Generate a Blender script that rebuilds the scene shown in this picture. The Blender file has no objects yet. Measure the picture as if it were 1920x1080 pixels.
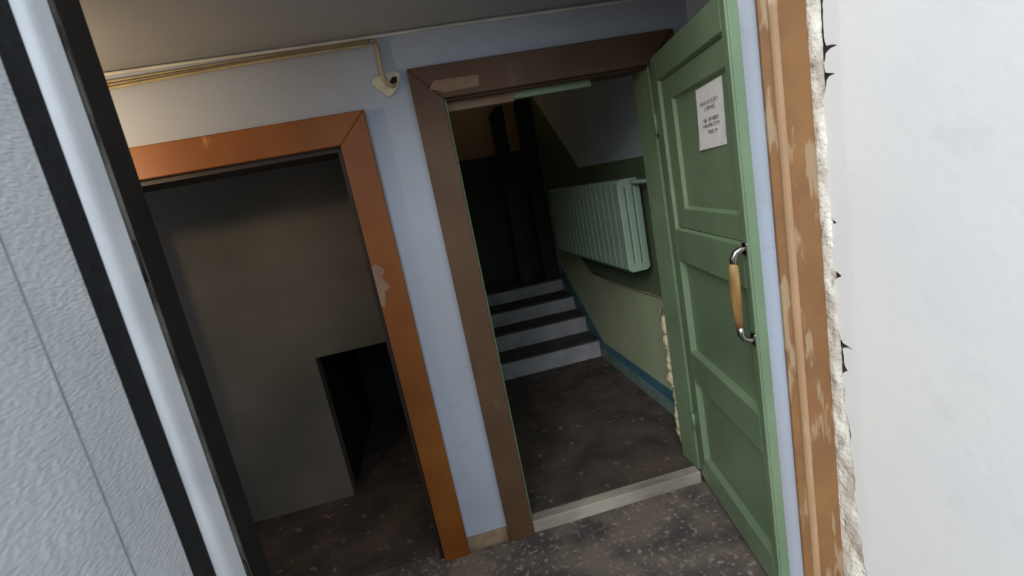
import bpy, bmesh, math, random
from mathutils import Matrix, Vector

S = bpy.context.scene
C = S.collection
random.seed(7)

# ------------------------------------------------------------------ camera
EYE = 1.602
cd = bpy.data.cameras.new('camera')
cd.sensor_width = 36.0
cd.lens = 36.0 * 912.0 / 1920.0
cd.clip_start = 0.02
cd.dof.use_dof = True
cd.dof.focus_distance = 2.0
cd.dof.aperture_fstop = 2.0
cam = bpy.data.objects.new('camera', cd)
C.objects.link(cam)
_R = ((0.96495, 0.21849, -0.14490), (-0.17996, 0.16037, -0.97051), (-0.18882, 0.96257, 0.19408))
X = Vector(_R[0]).normalized(); Z = Vector(_R[2]); Z = (Z - X * Z.dot(X)).normalized(); Y = Z.cross(X)
M3 = Matrix((X, Y, Z))
cam.matrix_world = Matrix.Translation((0, 0, EYE)) @ M3.to_4x4()
S.camera = cam

# ------------------------------------------------------------------ light: overcast daylight through the open entrance
w = bpy.data.worlds.new('overcast_sky'); S.world = w; w.use_nodes = True
bg = w.node_tree.nodes['Background']
bg.inputs['Color'].default_value = (0.80, 0.90, 1.0, 1)
bg.inputs['Strength'].default_value = 1.95

# hazy sun behind thin cloud, from the left in front of the entrance
sl = bpy.data.lights.new('hazy_sun', 'SUN'); sl.energy = 2.8; sl.angle = math.radians(38); sl.color = (.97, .985, 1.0)
so = bpy.data.objects.new('hazy_sun', sl); C.objects.link(so); so.location = (-3, -3, 5)
_a, _e = math.radians(32), math.radians(33)
so.rotation_euler = Vector((math.sin(_a) * math.cos(_e), math.cos(_a) * math.cos(_e), -math.sin(_e))).to_track_quat('-Z', 'Y').to_euler()

S.view_settings.view_transform = 'Standard'
S.view_settings.look = 'None'
S.view_settings.gamma = 1.0
S.view_settings.use_curve_mapping = False
S.view_settings.exposure = -0.30

# ------------------------------------------------------------------ materials
def lin(c):
    f = lambda v: v / 12.92 if v <= 0.04045 else ((v + 0.055) / 1.055) ** 2.4
    return tuple(f(v / 255.0) for v in c) + (1,)

def mat(name, c1, c2=None, scale=6.0, rough=0.7, bump=0.0, bscale=60.0, stretch=(1, 1, 1), lo=0.35, hi=0.65,
        spots=None, sscale=20.0, slo=0.60, shi=0.64, sstretch=(1, 1, 1), metal=0.0, bdist=0.01, spec=0.4, bstretch=(1, 1, 1)):
    m = bpy.data.materials.new(name); m.use_nodes = True
    nt = m.node_tree; b = nt.nodes['Principled BSDF']
    b.inputs['Roughness'].default_value = rough
    b.inputs['Metallic'].default_value = metal
    b.inputs['Specular IOR Level'].default_value = spec
    tc = nt.nodes.new('ShaderNodeTexCoord')
    def noise(sc, st, detail=5.0):
        mp = nt.nodes.new('ShaderNodeMapping'); mp.inputs['Scale'].default_value = st
        nt.links.new(tc.outputs['Object'], mp.inputs['Vector'])
        n = nt.nodes.new('ShaderNodeTexNoise'); n.inputs['Scale'].default_value = sc; n.inputs['Detail'].default_value = detail
        nt.links.new(mp.outputs['Vector'], n.inputs['Vector'])
        return n
    def ramp(n, a, bb):
        r = nt.nodes.new('ShaderNodeMapRange'); r.inputs['From Min'].default_value = a; r.inputs['From Max'].default_value = bb
        nt.links.new(n.outputs['Fac'], r.inputs['Value']); return r
    def mix(fac, a, bb):
        x = nt.nodes.new('ShaderNodeMix'); x.data_type = 'RGBA'
        nt.links.new(fac.outputs['Result'], x.inputs['Factor'])
        for v, i in ((a, 'A'), (bb, 'B')):
            s = [k for k in x.inputs if k.name == i and k.type == 'RGBA'][0]
            if isinstance(v, tuple): s.default_value = v
            else: nt.links.new(v, s)
        return [k for k in x.outputs if k.type == 'RGBA'][0]
    col = lin(c1)
    if c2: col = mix(ramp(noise(scale, stretch), lo, hi), lin(c1), lin(c2))
    if spots: col = mix(ramp(noise(sscale, sstretch), slo, shi), col, lin(spots))
    if isinstance(col, tuple): b.inputs['Base Color'].default_value = col
    else: nt.links.new(col, b.inputs['Base Color'])
    if bump:
        n = noise(bscale, bstretch, 4.0)
        bp = nt.nodes.new('ShaderNodeBump'); bp.inputs['Strength'].default_value = bump; bp.inputs['Distance'].default_value = bdist
        nt.links.new(n.outputs['Fac'], bp.inputs['Height']); nt.links.new(bp.outputs['Normal'], b.inputs['Normal'])
    return m

MT = dict(
    whitewash=mat('whitewash', (166, 174, 188), (158, 160, 166), 1.3, 0.9, 0.25, 25, spots=(146, 144, 144), sscale=9, sstretch=(1, 1, 5), slo=.62, shi=.95, bdist=.006),
    plaster=mat('plaster', (244, 243, 240), (237, 237, 238), 2.2, 0.85, 0.15, 30, spots=(224, 221, 216), sscale=5, slo=.62, shi=1.0, bdist=.006),
    crumble=mat('crumble', (240, 234, 222), (188, 178, 162), 16, 0.95, 0.9, 60, stretch=(1, 1, .35), spots=(128, 116, 104), sscale=22, slo=.54, shi=.68, sstretch=(1, 1, .5)),
    ceiling=mat('ceiling_wash', (158, 156, 152), (142, 146, 154), 1.2, 0.95, 0.2, 40, bdist=.004),
    floor=mat('worn_concrete', (108, 97, 86), (68, 64, 64), 5, 0.75, 0.35, 60, lo=.40, hi=.60, spots=(151, 139, 130), sscale=42, slo=.56, shi=.74, bdist=.005),
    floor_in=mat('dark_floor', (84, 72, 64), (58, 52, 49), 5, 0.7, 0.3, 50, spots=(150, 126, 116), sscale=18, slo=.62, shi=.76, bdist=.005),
    orange=mat('orange_paint', (134, 78, 22), (116, 62, 16), 3, 0.5, 0.15, 20, spots=(160, 112, 52), sscale=9, sstretch=(1, 1, .4), slo=.70, shi=.74, bdist=.004),
    brown=mat('brown_paint', (91, 67, 45), (78, 54, 35), 4, 0.55, 0.15, 25, spots=(108, 85, 67), sscale=7, sstretch=(1, 1, .5), slo=.66, shi=.76, bdist=.004),
    tan=mat('tan_paint', (139, 113, 90), (126, 98, 77), 6, 0.6, 0.2, 30, bdist=.004),
    peel=mat('peeling_brown', (144, 104, 63), (126, 88, 56), 4, 0.55, 0.2, 35, spots=(161, 135, 105), sscale=12, sstretch=(1.6, 1, .3), slo=.565, shi=.61, bdist=.005),
    bead=mat('worn_bead', (180, 146, 112), (164, 128, 94), 8, 0.55, 0.2, 40, stretch=(1, 1, .3), spots=(196, 176, 148), sscale=14, sstretch=(1, 1, .2), slo=.64, shi=.7, bdist=.004),
    green=mat('green_paint', (114, 134, 105), (102, 122, 95), 3, 0.38, 0.12, 14, bdist=.004, spots=(124, 144, 116), sscale=6, slo=.62, shi=.8),
    greenedge=mat('green_edge', (128, 150, 118), (108, 132, 100), 8, 0.4),
    dado=mat('dado_olive', (184, 192, 154), (172, 180, 144), 3, 0.5, 0.1, 20, bdist=.004),
    dadomid=mat('dado_green', (112, 122, 94), (100, 112, 86), 3, 0.5, 0.1, 20, bdist=.004),
    tread=mat('shaded_tread', (74, 70, 68), (58, 55, 54), 6, 0.8, 0.3, 40, bdist=.004),  # treads coloured darker than the risers, painting in their weaker grazing light
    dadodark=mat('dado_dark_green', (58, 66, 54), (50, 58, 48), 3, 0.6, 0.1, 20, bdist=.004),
    upper=mat('corridor_wash', (200, 202, 206), (186, 188, 192), 2, 0.9),
    upperwarm=mat('landing_wash', (170, 148, 122), (152, 132, 108), 2, 0.9),
    blue=mat('blue_band', (78, 120, 136), (68, 106, 120), 5, 0.5),
    greyband=mat('grey_green_band', (120, 140, 132), (102, 118, 112), 7, 0.6),
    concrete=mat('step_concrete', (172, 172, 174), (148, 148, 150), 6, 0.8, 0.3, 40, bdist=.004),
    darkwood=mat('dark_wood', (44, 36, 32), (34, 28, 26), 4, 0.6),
    darksteel=mat('black_enamel', (20, 20, 19), (28, 27, 26), 9, 0.5, 0.1, 50, bdist=.003),
    silver=mat('hammered_silver', (238, 240, 241), (223, 226, 230), 4, 0.36, 0.75, 105, metal=0.2, bdist=.012, spec=.7, bstretch=(1, .5, 2.2)),
    silverstrip=mat('smooth_silver', (236, 238, 240), (222, 224, 228), 5, 0.3, 0.1, 70, metal=0.2, bdist=.004, spec=.6),
    seal=mat('rubber_seal', (20, 21, 24), (28, 29, 32), 30, 0.8, 0.6, 120, bdist=.006),
    worn=mat('worn_edge', (120, 118, 108), (52, 50, 46), 30, 0.6, stretch=(1, 1, .3)),
    radiator=mat('radiator_paint', (150, 170, 150), (138, 158, 138), 4, 0.45, 0.1, 20, bdist=.003),
    chrome=mat('chrome', (150, 146, 138), None, rough=0.22, metal=1.0),
    grip=mat('varnished_grip', (166, 136, 78), (112, 80, 46), 14, 0.35, stretch=(1, 1, .3)),
    paper=mat('paper', (228, 224, 220), (216, 212, 208), 20, 0.8),
    ink=mat('ink', (150, 144, 144), None, rough=0.8),
    cablewhite=mat('white_cable', (200, 198, 192), (170, 166, 158), 6, 0.6),
    cablebeige=mat('beige_cable', (176, 160, 126), (150, 134, 104), 8, 0.6),
    ceramic=mat('old_box', (206, 200, 176), (176, 170, 146), 25, 0.6, 0.4, 60, bdist=.004),
    hole=mat('cavity_shade', (46, 40, 34), (30, 26, 24), 30, 0.9),  # dark tone painting the shade inside the broken junction box
    threshold=mat('worn_threshold', (168, 160, 146), (120, 112, 102), 7, 0.7, 0.3, 30, stretch=(.4, 1, 1), bdist=.005),
    plinth=mat('scuffed_plinth', (146, 126, 104), (112, 88, 66), 12, 0.8, 0.3, 40, bdist=.005),
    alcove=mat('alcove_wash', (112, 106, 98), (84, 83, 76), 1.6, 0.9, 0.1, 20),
    foam=mat('lumpy_filler', (206, 196, 160), (176, 166, 136), 14, 0.9, 0.6, 50, spots=(150, 116, 96), sscale=16, slo=.66, shi=.7),
    ground=mat('asphalt', (104, 104, 104), (92, 92, 92), 3, 0.9),
    seam=mat('grey_seam', (150, 151, 154), (132, 133, 136), 20, 0.6),
    core=mat('crack_shade_mortar', (112, 104, 96), (84, 78, 72), 14, 0.95, 0.6, 60),  # mortar tone darkened to paint shade into the plaster cracks and gap
)

_b = bpy.data.materials.new('bulb_glow'); _b.use_nodes = True
_p = _b.node_tree.nodes['Principled BSDF']; _p.inputs['Base Color'].default_value = (1, .85, .6, 1)
_p.inputs['Emission Color'].default_value = (1.0, .72, .42, 1); _p.inputs['Emission Strength'].default_value = 6.0
MT['bulb'] = _b

# ------------------------------------------------------------------ mesh helpers
class MB:
    def __init__(s): s.v = []; s.f = []; s.m = []; s.cur = 0
    def add(s, vs, fs):
        o = len(s.v); s.v += [tuple(p) for p in vs]
        for f in fs: s.f.append(tuple(i + o for i in f)); s.m.append(s.cur)
        return s
    def box(s, x0, x1, y0, y1, z0, z1):
        x0, x1 = sorted((x0, x1)); y0, y1 = sorted((y0, y1)); z0, z1 = sorted((z0, z1))
        return s.add([(x0, y0, z0), (x1, y0, z0), (x1, y1, z0), (x0, y1, z0), (x0, y0, z1), (x1, y0, z1), (x1, y1, z1), (x0, y1, z1)],
                     [(0, 3, 2, 1), (4, 5, 6, 7), (0, 1, 5, 4), (1, 2, 6, 5), (2, 3, 7, 6), (3, 0, 4, 7)])
    def prism(s, poly, axis, a, b):
        def P(p, t):
            return (t, p[0], p[1]) if axis == 'x' else (p[0], t, p[1]) if axis == 'y' else (p[0], p[1], t)
        n = len(poly)
        vs = [P(p, a) for p in poly] + [P(p, b) for p in poly]
        return s.add(vs, [tuple(range(n))[::-1], tuple(range(n, 2 * n))] + [(i, (i + 1) % n, n + (i + 1) % n, n + i) for i in range(n)])
    def tube(s, pts, r, n=10):
        pts = [Vector(p) for p in pts]; rs = r if isinstance(r, (list, tuple)) else [r] * len(pts)
        vs = []; up = None
        for i, p in enumerate(pts):
            t = (pts[min(i + 1, len(pts) - 1)] - pts[max(i - 1, 0)]).normalized()
            if up is None: up = Vector((0, 0, 1)) if abs(t.z) < .9 else Vector((1, 0, 0))
            a = (up - t * up.dot(t)).normalized(); b = t.cross(a); up = a
            for k in range(n):
                q = 2 * math.pi * k / n
                vs.append(p + (a * math.cos(q) + b * math.sin(q)) * rs[i])
        fs = [tuple(range(n))[::-1], tuple(range(len(vs) - n, len(vs)))]
        for i in range(len(pts) - 1):
            for k in range(n):
                fs.append((i * n + k, i * n + (k + 1) % n, (i + 1) * n + (k + 1) % n, (i + 1) * n + k))
        return s.add(vs, fs)
    def mesh(s, name, mats, smooth=False, bevel=0.0):
        me = bpy.data.meshes.new(name); me.from_pydata(s.v, [], s.f)
        for m in (mats if isinstance(mats, (list, tuple)) else [mats]): me.materials.append(MT[m])
        for p, i in zip(me.polygons, s.m): p.material_index = i
        bm = bmesh.new(); bm.from_mesh(me)
        bmesh.ops.recalc_face_normals(bm, faces=bm.faces)
        if bevel:
            bmesh.ops.bevel(bm, geom=[e for e in bm.edges if len(e.link_faces) == 2 and e.calc_face_angle(0) > .6], offset=bevel, segments=2, profile=.5, affect='EDGES', clamp_overlap=True)
        bm.to_mesh(me); bm.free()
        for p in me.polygons: p.use_smooth = smooth
        return me
    def build(s, name, mats, parent=None, smooth=False, bevel=0.0):
        o = bpy.data.objects.new(name, s.mesh(name, mats, smooth, bevel)); C.objects.link(o)
        if parent is not None: o.parent = parent
        return o

def tag(o, label=None, cat=None, group=None, kind=None):
    for k, v in (('label', label), ('category', cat), ('group', group), ('kind', kind)):
        if v: o[k] = v
    return o
def empty(name, loc=(0, 0, 0), rz=0.0, **k):
    o = bpy.data.objects.new(name, None); C.objects.link(o); o.location = loc; o.rotation_euler = (0, 0, rz)
    o.empty_display_size = .1
    return tag(o, **k)
def struct(o, label=None): return tag(o, label=label, kind='structure')
def bx(*a): return MB().box(*a)

FL = -0.065         # vestibule floor
WY = 2.15           # face of the wall with the two doorways
CE = 2.307          # vestibule ceiling
XR = 1.33           # right wall

# ------------------------------------------------------------------ setting: floors, ceilings, walls
struct(bx(-1.6, 1.7, -0.6, 2.194, FL - .1, FL).build('floor', 'floor'), 'worn speckled concrete floor of the vestibule')
struct(MB().box(-6, 6, -9.9, -0.6, FL - .25, FL - .12).box(-6, -1.6, -.6, 1.3, FL - .25, FL - .12).build('floor_outside', 'ground'))
struct(bx(-9, 9, -10.4, -10, FL - .2, 2.8).build('wall_sky_blocker', 'ground'))  # unseen wall added behind the camera to hold back low sky light
m = MB().box(0.1, 1.45, 2.195, 4.03, -.12, 0)
struct(m.build('floor_corridor', 'floor_in'), 'dark stained floor beyond the green door')
struct(bx(-1.6, 1.7, 1.395, 2.35, CE, CE + .12).build('ceiling', 'ceiling'), 'grey ceiling above the doorways')

LX0, LX1, LZ = -1.34, -0.258, 1.905      # left doorway
RX0, RX1, RZ = 0.192, 1.11, 2.02         # right doorway
m = MB()
m.box(-1.6, LX0, WY, WY + .2, FL, CE); m.box(LX0, LX1, WY, WY + .2, LZ, CE)
m.box(LX1, RX0, WY, WY + .2, FL, CE); m.box(RX0, RX1 + .03, WY, WY + .2, RZ + .02, CE); m.box(RX1 + .03, 1.7, WY, WY + .2, FL, CE)
struct(m.build('wall_back', 'whitewash'), 'whitewashed wall holding the two doorways')
struct(bx(-1.6, -1.5, 1.30, WY, FL, CE).build('wall_left', 'whitewash'))
struct(MB().box(-4.5, -0.80, 1.30, 1.395, FL, CE).box(-4.5, 1.7, 1.30, 1.395, CE, 4.5).build('wall_front', 'whitewash'))

# right side of the entrance: nib facing the camera, plaster side wall with a broken edge, rough filler between
XS, NYF = 1.266, 1.42
struct(bx(XR, 1.6, 1.52, WY, FL, CE).build('wall_vestibule', 'whitewash'))
struct(MB().box(1.03, 1.6, NYF, 1.52, FL, CE).build('wall_right_far', 'whitewash'), 'narrow bluish strip of wall behind the free edge of the green door')
_E = [(1.379, 2.145), (1.386, 2.033), (1.397, 1.948), (1.399, 1.888), (1.392, 1.846), (1.376, 1.844), (1.352, 1.836), (1.378, 1.834), (1.396, 1.824), (1.404, 1.799), (1.403, 1.77), (1.392, 1.766), (1.366, 1.758), (1.388, 1.756),
      (1.398, 1.747), (1.414, 1.702), (1.424, 1.613), (1.428, 1.538), (1.434, 1.434), (1.427, 1.381), (1.418, 1.328), (1.406, 1.306), (1.392, 1.296), (1.428, 1.284), (1.437, 1.199), (1.433, 1.134),
      (1.405, 1.128), (1.384, 1.116), (1.425, 1.095), (1.436, 1.028), (1.436, .97), (1.422, .925), (1.408, .90), (1.396, .874), (1.356, .862), (1.398, .855), (1.398, .80), (1.384, .775), (1.404, .76), (1.417, .731),
      (1.399, .696), (1.41, .624), (1.395, .578), (1.385, .53), (1.394, .451), (1.384, .407), (1.379, .34), (1.387, .28), (1.377, .219), (1.373, .131), (1.364, .046), (1.353, -.038)]
k = XS / 1.31
EDGE = [(1.335, 2.7), (1.335, 2.3)] + [(y * k, EYE + (z - EYE) * k) for y, z in _E] + [(1.30, FL)]
_J = [EDGE[0]]
for p, q in zip(EDGE[:-1], EDGE[1:]):
    n = max(1, int(math.hypot(q[0] - p[0], q[1] - p[1]) / .012))
    for t in range(1, n + 1):
        f = t / n; e = .0032 if t < n else .0015
        _J.append((p[0] + (q[0] - p[0]) * f + random.uniform(-e, e), p[1] + (q[1] - p[1]) * f))
EDGE = _J[:-1] + [EDGE[-1]]
m = MB().prism(EDGE + [(.1, FL), (.1, 2.7)], 'x', XS, XS + .018)
pw = struct(m.build('wall_right', 'plaster'), 'bright white plaster wall with a broken edge beside the brown frame')
struct(bx(XS + .018, 1.6, .1, NYF, FL, 2.7).build('wall_right_core', 'core'))

# ragged filler between casing and plaster (one rough ribbon, real relief)
m = MB(); NZ, NY = 190, 8
def jag(z, q): return math.sin(z * 23 + q) * .5 + math.sin(z * 61 + 2.1 * q) * .3 + random.uniform(-.35, .35)
vs = []
for i in range(NZ + 1):
    z = FL + (CE - FL) * i / NZ
    lean = max(0, .75 - z) * .075
    for j in range(NY + 1):
        t = j / NY
        x = 1.256 + .016 * t; y = 1.412 - .048 * t - lean * t
        b = math.sin(t * math.pi) ** .7 * (.009 + .007 * jag(z, 1 + j * .3))
        vs.append((x - b * .8, y - b * .5 + random.uniform(-.002, .002), z))
fs = [(i * (NY + 1) + j, i * (NY + 1) + j + 1, (i + 1) * (NY + 1) + j + 1, (i + 1) * (NY + 1) + j) for i in range(NZ) for j in range(NY)]
m.add(vs, fs)
struct(m.build('trim_filler', 'crumble', smooth=True), 'crumbling pale plaster filler along the brown frame')

# brown wooden casing on the nib
fr = struct(empty('trim_frame_right', (1.18, NYF, FL)), 'peeling brown wooden casing against the right wall')
def post(name, poly, mt, bev=0.003):
    return MB().prism([(x - 1.18, y - NYF) for x, y in poly], 'z', 0, CE - FL).build(name, mt, fr, bevel=bev)
post('stop_board', [(1.100, 1.42), (1.098, 1.406), (1.126, 1.400), (1.126, 1.42)], 'peel')
post('bead', [(1.126, 1.42), (1.126, 1.394), (1.132, 1.384), (1.146, 1.384), (1.154, 1.394), (1.154, 1.42)], 'bead', .004)
post('post_board', [(1.154, 1.42), (1.154, 1.398), (1.252, 1.396), (1.258, 1.402), (1.258, 1.42)], 'peel')

# ------------------------------------------------------------------ left doorway: orange casing, brown lining, alcove
cs = struct(empty('trim_orange', (-.62, WY, FL)), 'orange painted casing of the dark left doorway')
def casing(par, x0, x1, zt, wd, y0, y1, mts, zb=FL):
    ox, oy, oz = par.location
    P = lambda x, z: (x - ox, z - oz)
    MB().prism([P(x0, zb), P(x0 - wd, zb), P(x0 - wd, zt + wd), P(x0, zt)], 'y', y0 - oy, y1 - oy).build('casing_board', mts, par, bevel=.004)
    MB().prism([P(x1, zb), P(x1 + wd, zb), P(x1 + wd, zt + wd), P(x1, zt)], 'y', y0 - oy, y1 - oy).build('casing_board', mts, par, bevel=.004)
    MB().prism([P(x0, zt), P(x0 - wd, zt + wd), P(x1 + wd, zt + wd), P(x1, zt)], 'y', y0 - oy, y1 - oy).build('casing_head', mts, par, bevel=.004)
casing(cs, LX0, LX1, LZ, .122, WY - .028, WY, 'orange')
def rel(par, a): ox, oy, oz = par.location; return bx(a[0] - ox, a[1] - ox, a[2] - oy, a[3] - oy, a[4] - oz, a[5] - oz)
rel(cs, (LX0, LX1, WY, WY + .2, LZ - .02, LZ)).build('head_lining', 'darkwood', cs)
rel(cs, (LX1 - .02, LX1, WY, WY + .2, FL, LZ - .02)).build('side_lining', 'darkwood', cs)
rel(cs, (LX0, LX0 + .02, WY, WY + .2, FL, LZ - .02)).build('side_lining', 'darkwood', cs)

MB().prism([(x + .62, z - FL) for x, z in ((-.2565, 1.40), (-.236, 1.41), (-.205, 1.378), (-.222, 1.345), (-.199, 1.30), (-.226, 1.285), (-.232, 1.245), (-.246, 1.215), (-.2565, 1.225))], 'y', -.0300, -.0275).build('chipped_patch', 'tan', cs)

# small warm bulb in a holder on the vestibule's left wall, behind the steel frame
def bulb_lamp(loc, rz, watts, label):
    lp = empty('wall_lamp', loc, rz, label=label, cat='lamp')
    MB().tube([(0, 0, 0), (.02, 0, 0), (.05, 0, 0), (.075, 0, .004)], [.035, .03, .018, .018], 14).build('holder', 'darksteel', lp, smooth=True)
    MB().tube([(.075, 0, .004), (.09, 0, .004), (.11, 0, .004), (.13, 0, .004), (.145, 0, .004)], [.014, .022, .029, .024, .008], 14).build('bulb', 'bulb', lp, smooth=True)
    ll = bpy.data.lights.new('lamp_light', 'POINT'); ll.energy = watts; ll.color = (1.0, .72, .42); ll.shadow_soft_size = .03
    lo_ = bpy.data.objects.new('lamp_light', ll); C.objects.link(lo_); lo_.parent = lp; lo_.location = (.20, 0, .004)
bulb_lamp((-1.5, 1.72, 1.98), 0, 15.0, 'small bare bulb in a black holder on the left vestibule wall')
bulb_lamp((.08, 5.1, 3.3), 0, 2.6, 'small bare bulb in a black holder high on the stair landing wall')

AY = 2.95
m = MB().box(-1.9, -.80, AY, AY + .1, FL, 2.6).box(-.80, -.05, AY, AY + .1, .86, 2.6)
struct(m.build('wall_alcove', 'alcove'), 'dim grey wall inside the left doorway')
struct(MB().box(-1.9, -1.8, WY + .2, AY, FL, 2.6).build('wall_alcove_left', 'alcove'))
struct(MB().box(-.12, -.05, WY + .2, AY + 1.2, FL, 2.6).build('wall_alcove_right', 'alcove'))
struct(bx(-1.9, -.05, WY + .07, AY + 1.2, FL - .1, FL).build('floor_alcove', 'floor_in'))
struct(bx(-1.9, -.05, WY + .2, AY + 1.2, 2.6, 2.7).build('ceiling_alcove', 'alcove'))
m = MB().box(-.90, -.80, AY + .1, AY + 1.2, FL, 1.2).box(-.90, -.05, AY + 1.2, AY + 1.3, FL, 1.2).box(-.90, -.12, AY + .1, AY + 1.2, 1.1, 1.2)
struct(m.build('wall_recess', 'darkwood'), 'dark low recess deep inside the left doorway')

# ------------------------------------------------------------------ right doorway: brown casing, green lined frame
cb = struct(empty('trim_brown', (.65, WY, FL)), 'brown painted casing around the open green door')
ox, oy, oz = cb.location
P = lambda x, z: (x - ox, z - oz)
CO, CT = .066, 2.152
MB().prism([P(CO, FL), P(CO, CT), P(RX0, RZ), P(RX0, FL)], 'y', -.028, 0).build('casing_board', 'brown', cb, bevel=.004)
MB().prism([P(CO, CT), P(1.24, CT), P(RX1, RZ), P(RX0, RZ)], 'y', -.028, 0).build('casing_head', 'brown', cb, bevel=.004)
MB().prism([P(1.24, FL), P(1.24, CT), P(RX1 + .012, RZ), P(RX1 + .012, FL)], 'y', -.028, 0).build('casing_board', 'brown', cb, bevel=.004)
MB().prism([P(.14, 2.062), P(.165, 2.092), P(.35, 2.088), P(.345, 2.046), P(.205, 2.040)], 'y', -.0305, -.027).build('bare_patch', 'tan', cb)
# frame: rebated head and jambs
rel(cb, (RX0 - .001, RX0 + .008, WY - .004, WY + .012, 0, RZ)).build('jamb_edge', 'greenedge', cb, bevel=.002)
rel(cb, (RX0 - .02, RX0 + .01, WY + .012, WY + .2, 0, RZ)).build('jamb', 'brown', cb)
rel(cb, (RX1, RX1 + .03, WY, WY + .16, 0, RZ + .02)).build('jamb', 'green', cb, bevel=.003)
rel(cb, (RX0, RX1, WY + .004, WY + .045, RZ - .008, RZ + .02)).build('frame_head', 'brown', cb, bevel=.003)
rel(cb, (RX0, RX1, WY + .045, WY + .2, RZ + .006, RZ + .02)).build('frame_head', 'brown', cb)
rel(cb, (RX0 + .01, .50, WY + .05, WY + .085, RZ - .044, RZ + .006)).build('lath', 'tan', cb, bevel=.003)
rel(cb, (.50, .86, WY + .05, WY + .085, RZ - .036, RZ + .006)).build('lath', 'green', cb, bevel=.003)

struct(bx(RX0, RX1 + .0, WY - .02, WY + .045, FL, .002).build('trim_threshold', 'threshold', bevel=.006), 'pale worn wooden threshold of the green doorway')
struct(bx(LX1, CO, WY - .012, WY, FL, FL + .075).build('baseboard_pier', 'plinth', bevel=.004), 'scuffed brown plinth below the narrow pier')

# lumpy filler at the rear edge of the right jamb
m = MB()
for i in range(20):
    z = .08 + i * .036
    r = random.uniform(.024, .038)
    cx, cy = 1.145 + random.uniform(-.012, .012), WY + .20 + random.uniform(-.01, .01)
    bm = bmesh.new(); bmesh.ops.create_icosphere(bm, subdivisions=2, radius=1)
    vs = [(cx + v.co.x * r * random.uniform(.85, 1.15), cy + v.co.y * r * random.uniform(.85, 1.15), z + v.co.z * r * 1.25) for v in bm.verts]
    m.add(vs, [tuple(v.index for v in f.verts) for f in bm.faces]); bm.free()
struct(m.build('trim_lumps', 'foam', smooth=True), 'lumpy cream filler down the edge of the green jamb')

# ------------------------------------------------------------------ corridor, steps and landing
CX = 1.297
m = MB()
DADO = [(2.35, -.1), (5.05, -.1), (5.05, 2.55), (3.87, 1.675), (2.35, 1.64)]
m.prism(DADO, 'x', CX, CX + .15)
struct(m.build('wall_corridor', 'dadomid'), 'dark green painted wall behind the radiator')
m = MB().prism([(2.35, -.1), (3.98, -.1), (4.98, .5), (4.98, 1.36), (4.0, .78), (3.3, .772), (2.35, .80)], 'x', CX - .003, CX)
struct(m.build('wall_corridor_lower', 'dado'), 'pale olive lower wall below the thin cable')
m = MB().prism([(2.35, 1.64), (3.87, 1.675), (5.05, 2.55), (5.05, 4.2), (2.35, 4.2)], 'x', CX + .004, CX + .15)
struct(m.build('wall_corridor_upper', 'upper'), 'pale upper wall above the radiator')
struct(bx(-.05, .08, WY + .2, 5.7, -.1, 4.2).build('wall_corridor_left', 'dadomid'))
struct(bx(-.05, 2.6, WY + .2, 5.7, 4.2, 4.3).build('ceiling_corridor', 'upper'))
struct(bx(-.05, 1.45, WY + .2, WY + .3, RZ + .3, 4.2).build('wall_corridor_front', 'upper'))
SB = [(4.03, 0, .168), (4.335, .168, .33), (4.62, .33, .473), (4.95, .473, .606)]
band = [(2.36, .0), (3.98, .0), (4.95, .56), (4.95, .76), (3.93, .165), (2.36, .175)]
band_lo = [(2.36, .0), (3.98, .0), (4.0, .09), (2.36, .085)]
struct(MB().prism(band, 'x', CX - .007, CX).build('baseboard_blue', 'blue'), 'blue painted skirting band rising along the steps')
struct(MB().prism(band_lo, 'x', CX - .012, CX - .007).build('baseboard_corridor', 'greyband'), 'grey green foot of the corridor wall')
st = empty('staircase', (.7, 4.03, 0), label='short flight of grey concrete steps beyond the green door', cat='stairs')
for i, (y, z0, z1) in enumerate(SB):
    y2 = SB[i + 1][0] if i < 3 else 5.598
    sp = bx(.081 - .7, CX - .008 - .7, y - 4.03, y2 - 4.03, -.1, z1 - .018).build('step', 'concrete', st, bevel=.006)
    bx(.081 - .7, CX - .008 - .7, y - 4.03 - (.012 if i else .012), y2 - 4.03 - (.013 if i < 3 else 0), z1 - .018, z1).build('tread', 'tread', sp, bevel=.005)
LZ0 = .606
struct(bx(CX, 2.6, 5.05, 5.7, .5, LZ0).build('floor_landing', 'floor_in'))
BY = 5.6
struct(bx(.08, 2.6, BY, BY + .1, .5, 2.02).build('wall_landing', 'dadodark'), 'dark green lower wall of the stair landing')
struct(bx(.08, 2.6, BY, BY + .1, 2.02, 4.2).build('wall_landing_upper', 'upperwarm'), 'brownish upper wall of the stair landing')
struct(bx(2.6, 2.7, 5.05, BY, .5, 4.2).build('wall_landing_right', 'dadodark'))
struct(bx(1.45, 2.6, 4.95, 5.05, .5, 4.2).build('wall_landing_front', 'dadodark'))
# dark posts at the landing
o = MB().prism([(.86, LZ0), (1.0, LZ0), (1.0, 2.44), (.93, 2.43), (.86, 2.36)], 'y', 5.0, 5.1).build('stair_post', 'darkwood', bevel=.006)
tag(o, 'dark wooden post standing at the top of the concrete steps', 'post')
dl = empty('landing_door', (1.22, 4.99, LZ0), label='dark door leaf ajar beside the far end of the radiator', cat='door')
bx(-.10, .07, 0, .045, 0, 1.95).build('leaf', 'darkwood', dl, bevel=.004)
bx(.07, .074, -.004, .045, .04, 1.9).build('edge_strip', 'cablewhite', dl)
o2 = MB().tube([(-.03, -.03, .20), (-.03, 0, .20)], .016, 12).build('knob', 'chrome', dl, smooth=True)

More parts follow.
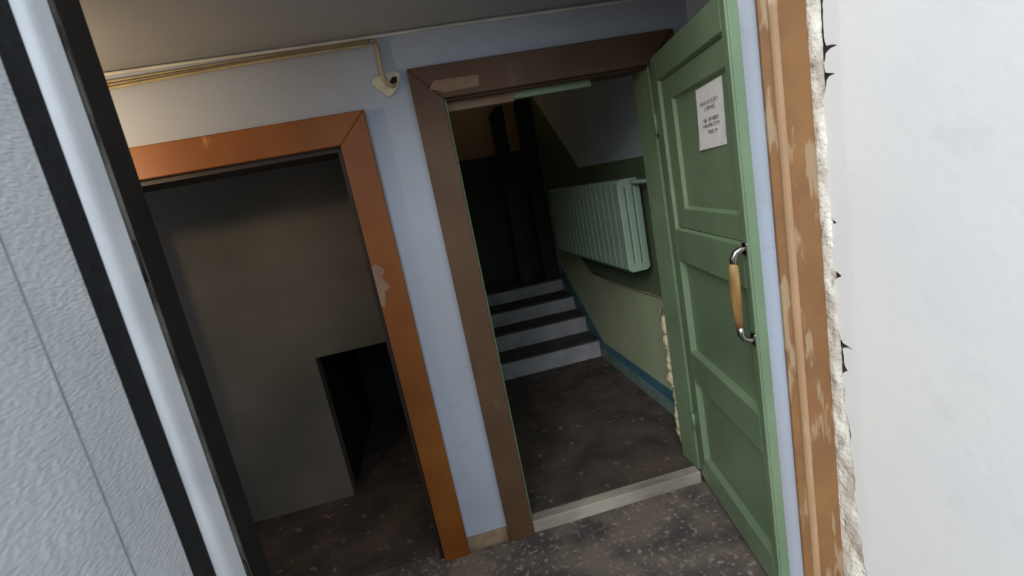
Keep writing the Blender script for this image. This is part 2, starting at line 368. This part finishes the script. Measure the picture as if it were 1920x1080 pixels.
# radiator
RA = empty('radiator', (1.186, 2.70, .99), label='pale green ribbed radiator hung on the corridor wall', cat='radiator')
NS = 17; pitch = 1.545 / NS
m = MB()
for cx in (-.048, 0, .048):
    m.prism([(cx - .021, .004), (cx - .014, .0005), (cx + .014, .0005), (cx + .021, .004), (cx + .021, pitch - .0035), (cx + .014, pitch - .0005), (cx - .014, pitch - .0005), (cx - .021, pitch - .0035)], 'z', .03, .52)
m.prism([(-.05, .0), (.05, .0), (.069, .02), (.069, .05), (-.069, .05), (-.069, .02)], 'y', .002, pitch - .002)
m.prism([(-.069, .50), (.069, .50), (.069, .53), (.05, .55), (-.05, .55), (-.069, .53)], 'y', .002, pitch - .002)
m.box(-.046, .046, .03, .06, .05, .50)
sec = m.mesh('section', 'radiator', bevel=.002)
for i in range(NS):
    o = bpy.data.objects.new('section', sec); C.objects.link(o); o.parent = RA; o.location = (0, i * pitch, 0)
MB().tube([(.02, .03, .525), (.02, -.03, .525), (.06, -.09, .52), (.105, -.10, .515), (.1105, -.10, .515)], .012).build('supply_pipe', 'radiator', RA, smooth=True)
for yy in (.30, 1.2):
    bx(.065, .111, yy, yy + .025, .42, .45).build('wall_bracket', 'radiator', RA)

# thin cable on the corridor wall with a curled end
pts = [(CX - .006, 3.9, .80), (CX - .008, 3.5, .775), (CX - .008, 3.1, .785), (CX - .008, 2.8, .80), (CX - .01, 2.70, .80)]
pts += [(CX - .02, 2.66, .77), (CX - .028, 2.63, .73), (CX - .035, 2.65, .70), (CX - .028, 2.69, .71), (CX - .02, 2.68, .75)]
o = MB().tube(pts, .0055, 8).build('wall_cable', 'cablebeige', smooth=True)
tag(o, 'thin cable running below the radiator with a curled loose end', 'cable')

# ------------------------------------------------------------------ green panelled door
TH = math.radians(11)
dr = struct(empty('door_1', (1.108, 2.118, 0), -math.pi / 2 - TH), 'open green panelled wooden door with a pull handle')
W, T, ZB, ZT = .784, .031, -.012, 2.04
D = lambda a, n, mt='green', bev=.003: bx(*a).build(n, mt, dr, bevel=bev)
SL, SR = .07, .73
RL = [(ZB, .12), (.545, .695), (1.145, 1.29), (1.935, ZT)]
D((0, SL, 0, T, ZB, ZT), 'stile'); D((SR, W, 0, T, ZB, ZT), 'stile')
for a, b in RL: D((SL, SR, 0, T, a, b), 'rail')
def frame4(m, x0, x1, z0, z1, wd, y0, y1):
    # four sloping strips from depth y0 at the outside to y1 at the inside
    A = [(x0, y0, z0), (x1, y0, z0), (x1, y0, z1), (x0, y0, z1)]
    B = [(x0 + wd, y1, z0 + wd), (x1 - wd, y1, z0 + wd), (x1 - wd, y1, z1 - wd), (x0 + wd, y1, z1 - wd)]
    Cc = [(p[0], .030, p[2]) for p in A]; E = [(p[0], .030, p[2]) for p in B]
    return m.add(A + B + Cc + E, [f for i in range(4) for f in ((i, (i + 1) % 4, 4 + (i + 1) % 4, 4 + i), (4 + i, 4 + (i + 1) % 4, 12 + (i + 1) % 4, 12 + i), (8 + i, 12 + i, 12 + (i + 1) % 4, 8 + (i + 1) % 4), (i, 8 + i, 8 + (i + 1) % 4, (i + 1) % 4))])
for k, (z0, z1) in enumerate([(.12, .545), (.695, 1.145), (1.29, 1.935)]):
    frame4(MB(), SL, SR, z0, z1, .013, .001, .024).build('moulding', 'green', dr)
    D((SL, SR, .0255, .030, z0, z1), 'panel')
    if k == 2:
        # raised ring then a sunk field
        m = MB(); wd = .022; x0, x1, a, b = .19, .712, 1.385, 1.842
        m.box(SL + .012, x0, .012, .026, z0 + .012, z1 - .012); m.box(x1, SR - .005, .012, .026, z0 + .012, z1 - .012)
        m.box(x0, x1, .012, .026, b, z1 - .012); m.box(x0, x1, .012, .026, z0 + .012, a)
        m.build('inner_border', 'green', dr)
        frame4(MB(), x0, x1, a, b, .011, .012, .025).build('inner_moulding', 'green', dr)
D((W - .016, W, -.008, 0, ZB + .02, ZT - .02), 'closing_bead', 'green', .003)

# handle on the door: bent metal ends and a tapering wooden grip
hd = bpy.data.objects.new('handle', None); C.objects.link(hd); hd.parent = dr; hd.location = (.766, 0, 1.0); hd['label'] = 'bow handle with bright metal ends and yellowish grip'
def arc(z0, sgn):
    return [(0, .0, z0), (0, -.022, z0 + sgn * .002), (0, -.039, z0 - sgn * .006), (0, -.047, z0 - sgn * .022), (0, -.048, z0 - sgn * .05)]
MB().tube(arc(.285, 1), [.011, .010, .010, .011, .012], 12).build('bracket', 'chrome', hd, smooth=True)
MB().tube(arc(-.015, -1), [.011, .010, .010, .011, .012], 12).build('bracket', 'chrome', hd, smooth=True)
MB().tube([(0, -.048, .245), (0, -.050, .235), (0, -.051, .18), (0, -.051, .11), (0, -.050, .06), (0, -.048, .025)], [.011, .015, .017, .016, .014, .011], 14).build('grip', 'grip', hd, smooth=True)
for z in (.285, -.015):
    bx(-.016, .016, -.012, 0, z - .02, z + .02).build('mount_plate', 'chrome', hd, bevel=.003)
# hinges
for z in (.25, 1.72):
    MB().tube([(-.004, -.006, z), (-.004, -.006, z + .09)], .008, 10).build('hinge', 'green', dr, smooth=True)

# paper notice on the upper panel
ca, sa = math.cos(-math.pi / 2 - TH), math.sin(-math.pi / 2 - TH)
pn = empty('paper_notice', (1.108 + .53 * ca - .0185 * -sa * 0, 2.118 + .53 * sa, 1.612), -math.pi / 2 - TH, label='white printed paper sheet stuck on the upper panel of the green door', cat='notice')
py = .0245
N = 8
vs = []; fs = []
for j in range(N + 1):
    for i in range(N + 1):
        s, t = i / N - .5, j / N
        vs.append((s * .228 + (t - .5) * .012, py - .0012 - .004 * (1 - t) ** 3 * (.5 - s), t * .212 + s * .004))
off = len(vs); vs += [(x, y + .0009, z) for x, y, z in vs]
for j in range(N):
    for i in range(N):
        a = j * (N + 1) + i; q = (a, a + 1, a + N + 2, a + N + 1); fs += [q, tuple(off + k for k in q[::-1])]
MB().add(vs, fs).build('sheet', 'paper', pn)
m = MB()
for z, x0, x1 in ((.150, -.075, .07), (.130, -.04, .04), (.092, -.065, -.03), (.092, -.012, .068), (.073, -.072, .072), (.050, -.03, .05)):
    x = x0
    while x < x1:
        wd = random.uniform(.005, .009); h = random.uniform(.010, .0125); yy = py - .0035
        m.box(x, x + .0016, yy, yy + .0012, z, z + h)
        if random.random() < .7: m.box(x, x + wd, yy, yy + .0012, z + random.choice((0, h * .45, h - .002)), z + random.choice((.002, h * .45 + .002, h)))
        if random.random() < .6: m.box(x + wd - .0016, x + wd, yy, yy + .0012, z, z + h)
        x += wd + .0025
tag(m.build('print', 'ink', pn), kind='stuff')

# ------------------------------------------------------------------ steel entrance door at the left
MX = -.662
md = struct(empty('door_2', (MX, 1.08, FL)), 'silver hammered steel entrance door standing open at the left edge')
H2 = 2.32
MB().prism([(-.05, 0), (-.05, -.95), (0, -.95), (0, -.012), (-.012, 0)], 'z', 0, H2).build('leaf', 'silver', md)
MB().prism([(-.05, .0), (-.012, .0), (-.010, .03), (-.016, .06), (-.012, .085), (-.05, .085)], 'z', 0, H2).build('rubber_seal', 'seal', md, smooth=False)
prof = [(-.05, .085)] + [(-.05 + .052 * math.sin(math.radians(a)) , .085 + .05 * (1 - math.cos(math.radians(a)))) for a in range(6, 91, 6)] + [(.004, .176), (-.05, .176)]
MB().prism(prof, 'z', 0, H2).build('flange', 'silverstrip', md, smooth=False, bevel=0.0)
bx(-.001, .0004, -.163, -.158, 0, H2).build('seam', 'seam', md)
fp = struct(empty('trim_steel_frame', (MX, 1.33, FL)), 'black steel frame post of the entrance door')
bx(-.12, .0, -.055, .065, 0, CE - FL).build('frame_post', 'darksteel', fp, bevel=.006)
bx(-.004, .003, -.058, -.046, 0, CE - FL).build('worn_lip', 'worn', fp, bevel=.001)
for z in (.75, 1.62):
    MB().tube([(.0, -.062, z), (.0, -.062, z + .10)], .007, 10).build('hinge_pin', 'darksteel', fp, smooth=True)
bm_ = MB().tube([(.002, -.075, .745), (.008, -.075, .745)], .006, 10).build('screw', 'chrome', fp, smooth=True)

# ------------------------------------------------------------------ cables under the ceiling
def cable(pts, r, mt, label, group=None):
    # resample smoothly
    out = []
    n = len(pts)
    for i in range(n - 1):
        p0, p1, p2, p3 = (Vector(pts[max(0, min(n - 1, k))]) for k in (i - 1, i, i + 1, i + 2))
        for k in range(6):
            t = k / 6
            out.append(.5 * ((2 * p1) + (p2 - p0) * t + (2 * p0 - 5 * p1 + 4 * p2 - p3) * t * t + (3 * p1 - p0 - 3 * p2 + p3) * t ** 3))
    out.append(Vector(pts[-1]))
    o = MB().tube(out, r, 8).build('cable', mt, smooth=True)
    return tag(o, label, 'cable', group)
cy = WY - .0065
c2, c3 = cy - .0125, cy - .025
cable([(-1.49, cy, 2.296), (-.9, cy, 2.297), (-.3, cy, 2.294), (.3, cy, 2.296), (.9, cy, 2.294), (1.32, cy, 2.295)], .0065, 'cablewhite', 'thin white cable along the joint of ceiling and wall')
cable([(-1.49, cy, 2.262), (-1.0, cy, 2.270), (-.6, cy, 2.276), (-.3, cy, 2.281), (-.06, cy, 2.283)], .006, 'cablebeige', 'upper beige cable just under the white ceiling cable')
cable([(-1.49, c3, 2.218), (-1.05, c3, 2.238), (-.72, c3, 2.250), (-.4, c3, 2.258), (-.06, c3, 2.260)], .006, 'cablebeige', 'lowest sagging beige cable above the orange doorway')
cable([(-1.49, c2, 2.240), (-1.0, c2, 2.254), (-.6, c2, 2.263), (-.3, c2, 2.270), (-.06, c2, 2.272)], .006, 'cablebeige', 'middle beige cable of the bundle above the orange doorway')
cable([(-.052, cy, 2.279), (-.035, cy - .002, 2.275), (-.028, cy - .004, 2.24), (-.030, cy - .004, 2.18), (-.028, cy - .012, 2.13), (-.005, cy - .014, 2.10), (.01, cy - .002, 2.105)], .0075, 'cablebeige', 'short cable dropping to the broken junction box on the pier')
jb = empty('junction_box', (-.022, WY, 2.11), label='broken round junction box between the two doorways', cat='junction box')
m = MB()
K = .000356
prof = [((a - 425) * K, (730 - b) * K) for a, b in ((258, 690), (285, 640), (340, 622), (395, 628), (450, 612), (520, 590), (592, 630), (583, 690), (545, 770), (480, 830), (430, 862), (390, 850), (330, 790), (285, 735))]
m.prism(prof, 'y', -.010, 0); m.build('base_plate', 'ceramic', jb, bevel=.003)
m = MB(); m.prism([((a - 425) * K, (730 - b) * K) for a, b in ((500, 660), (550, 665), (540, 715), (490, 780), (445, 760), (405, 722), (450, 716))], 'y', -.0112, -.0095); m.build('cavity_shade_patch', 'hole', jb)  # flat dark patch on the plate, standing in for a shaded opening
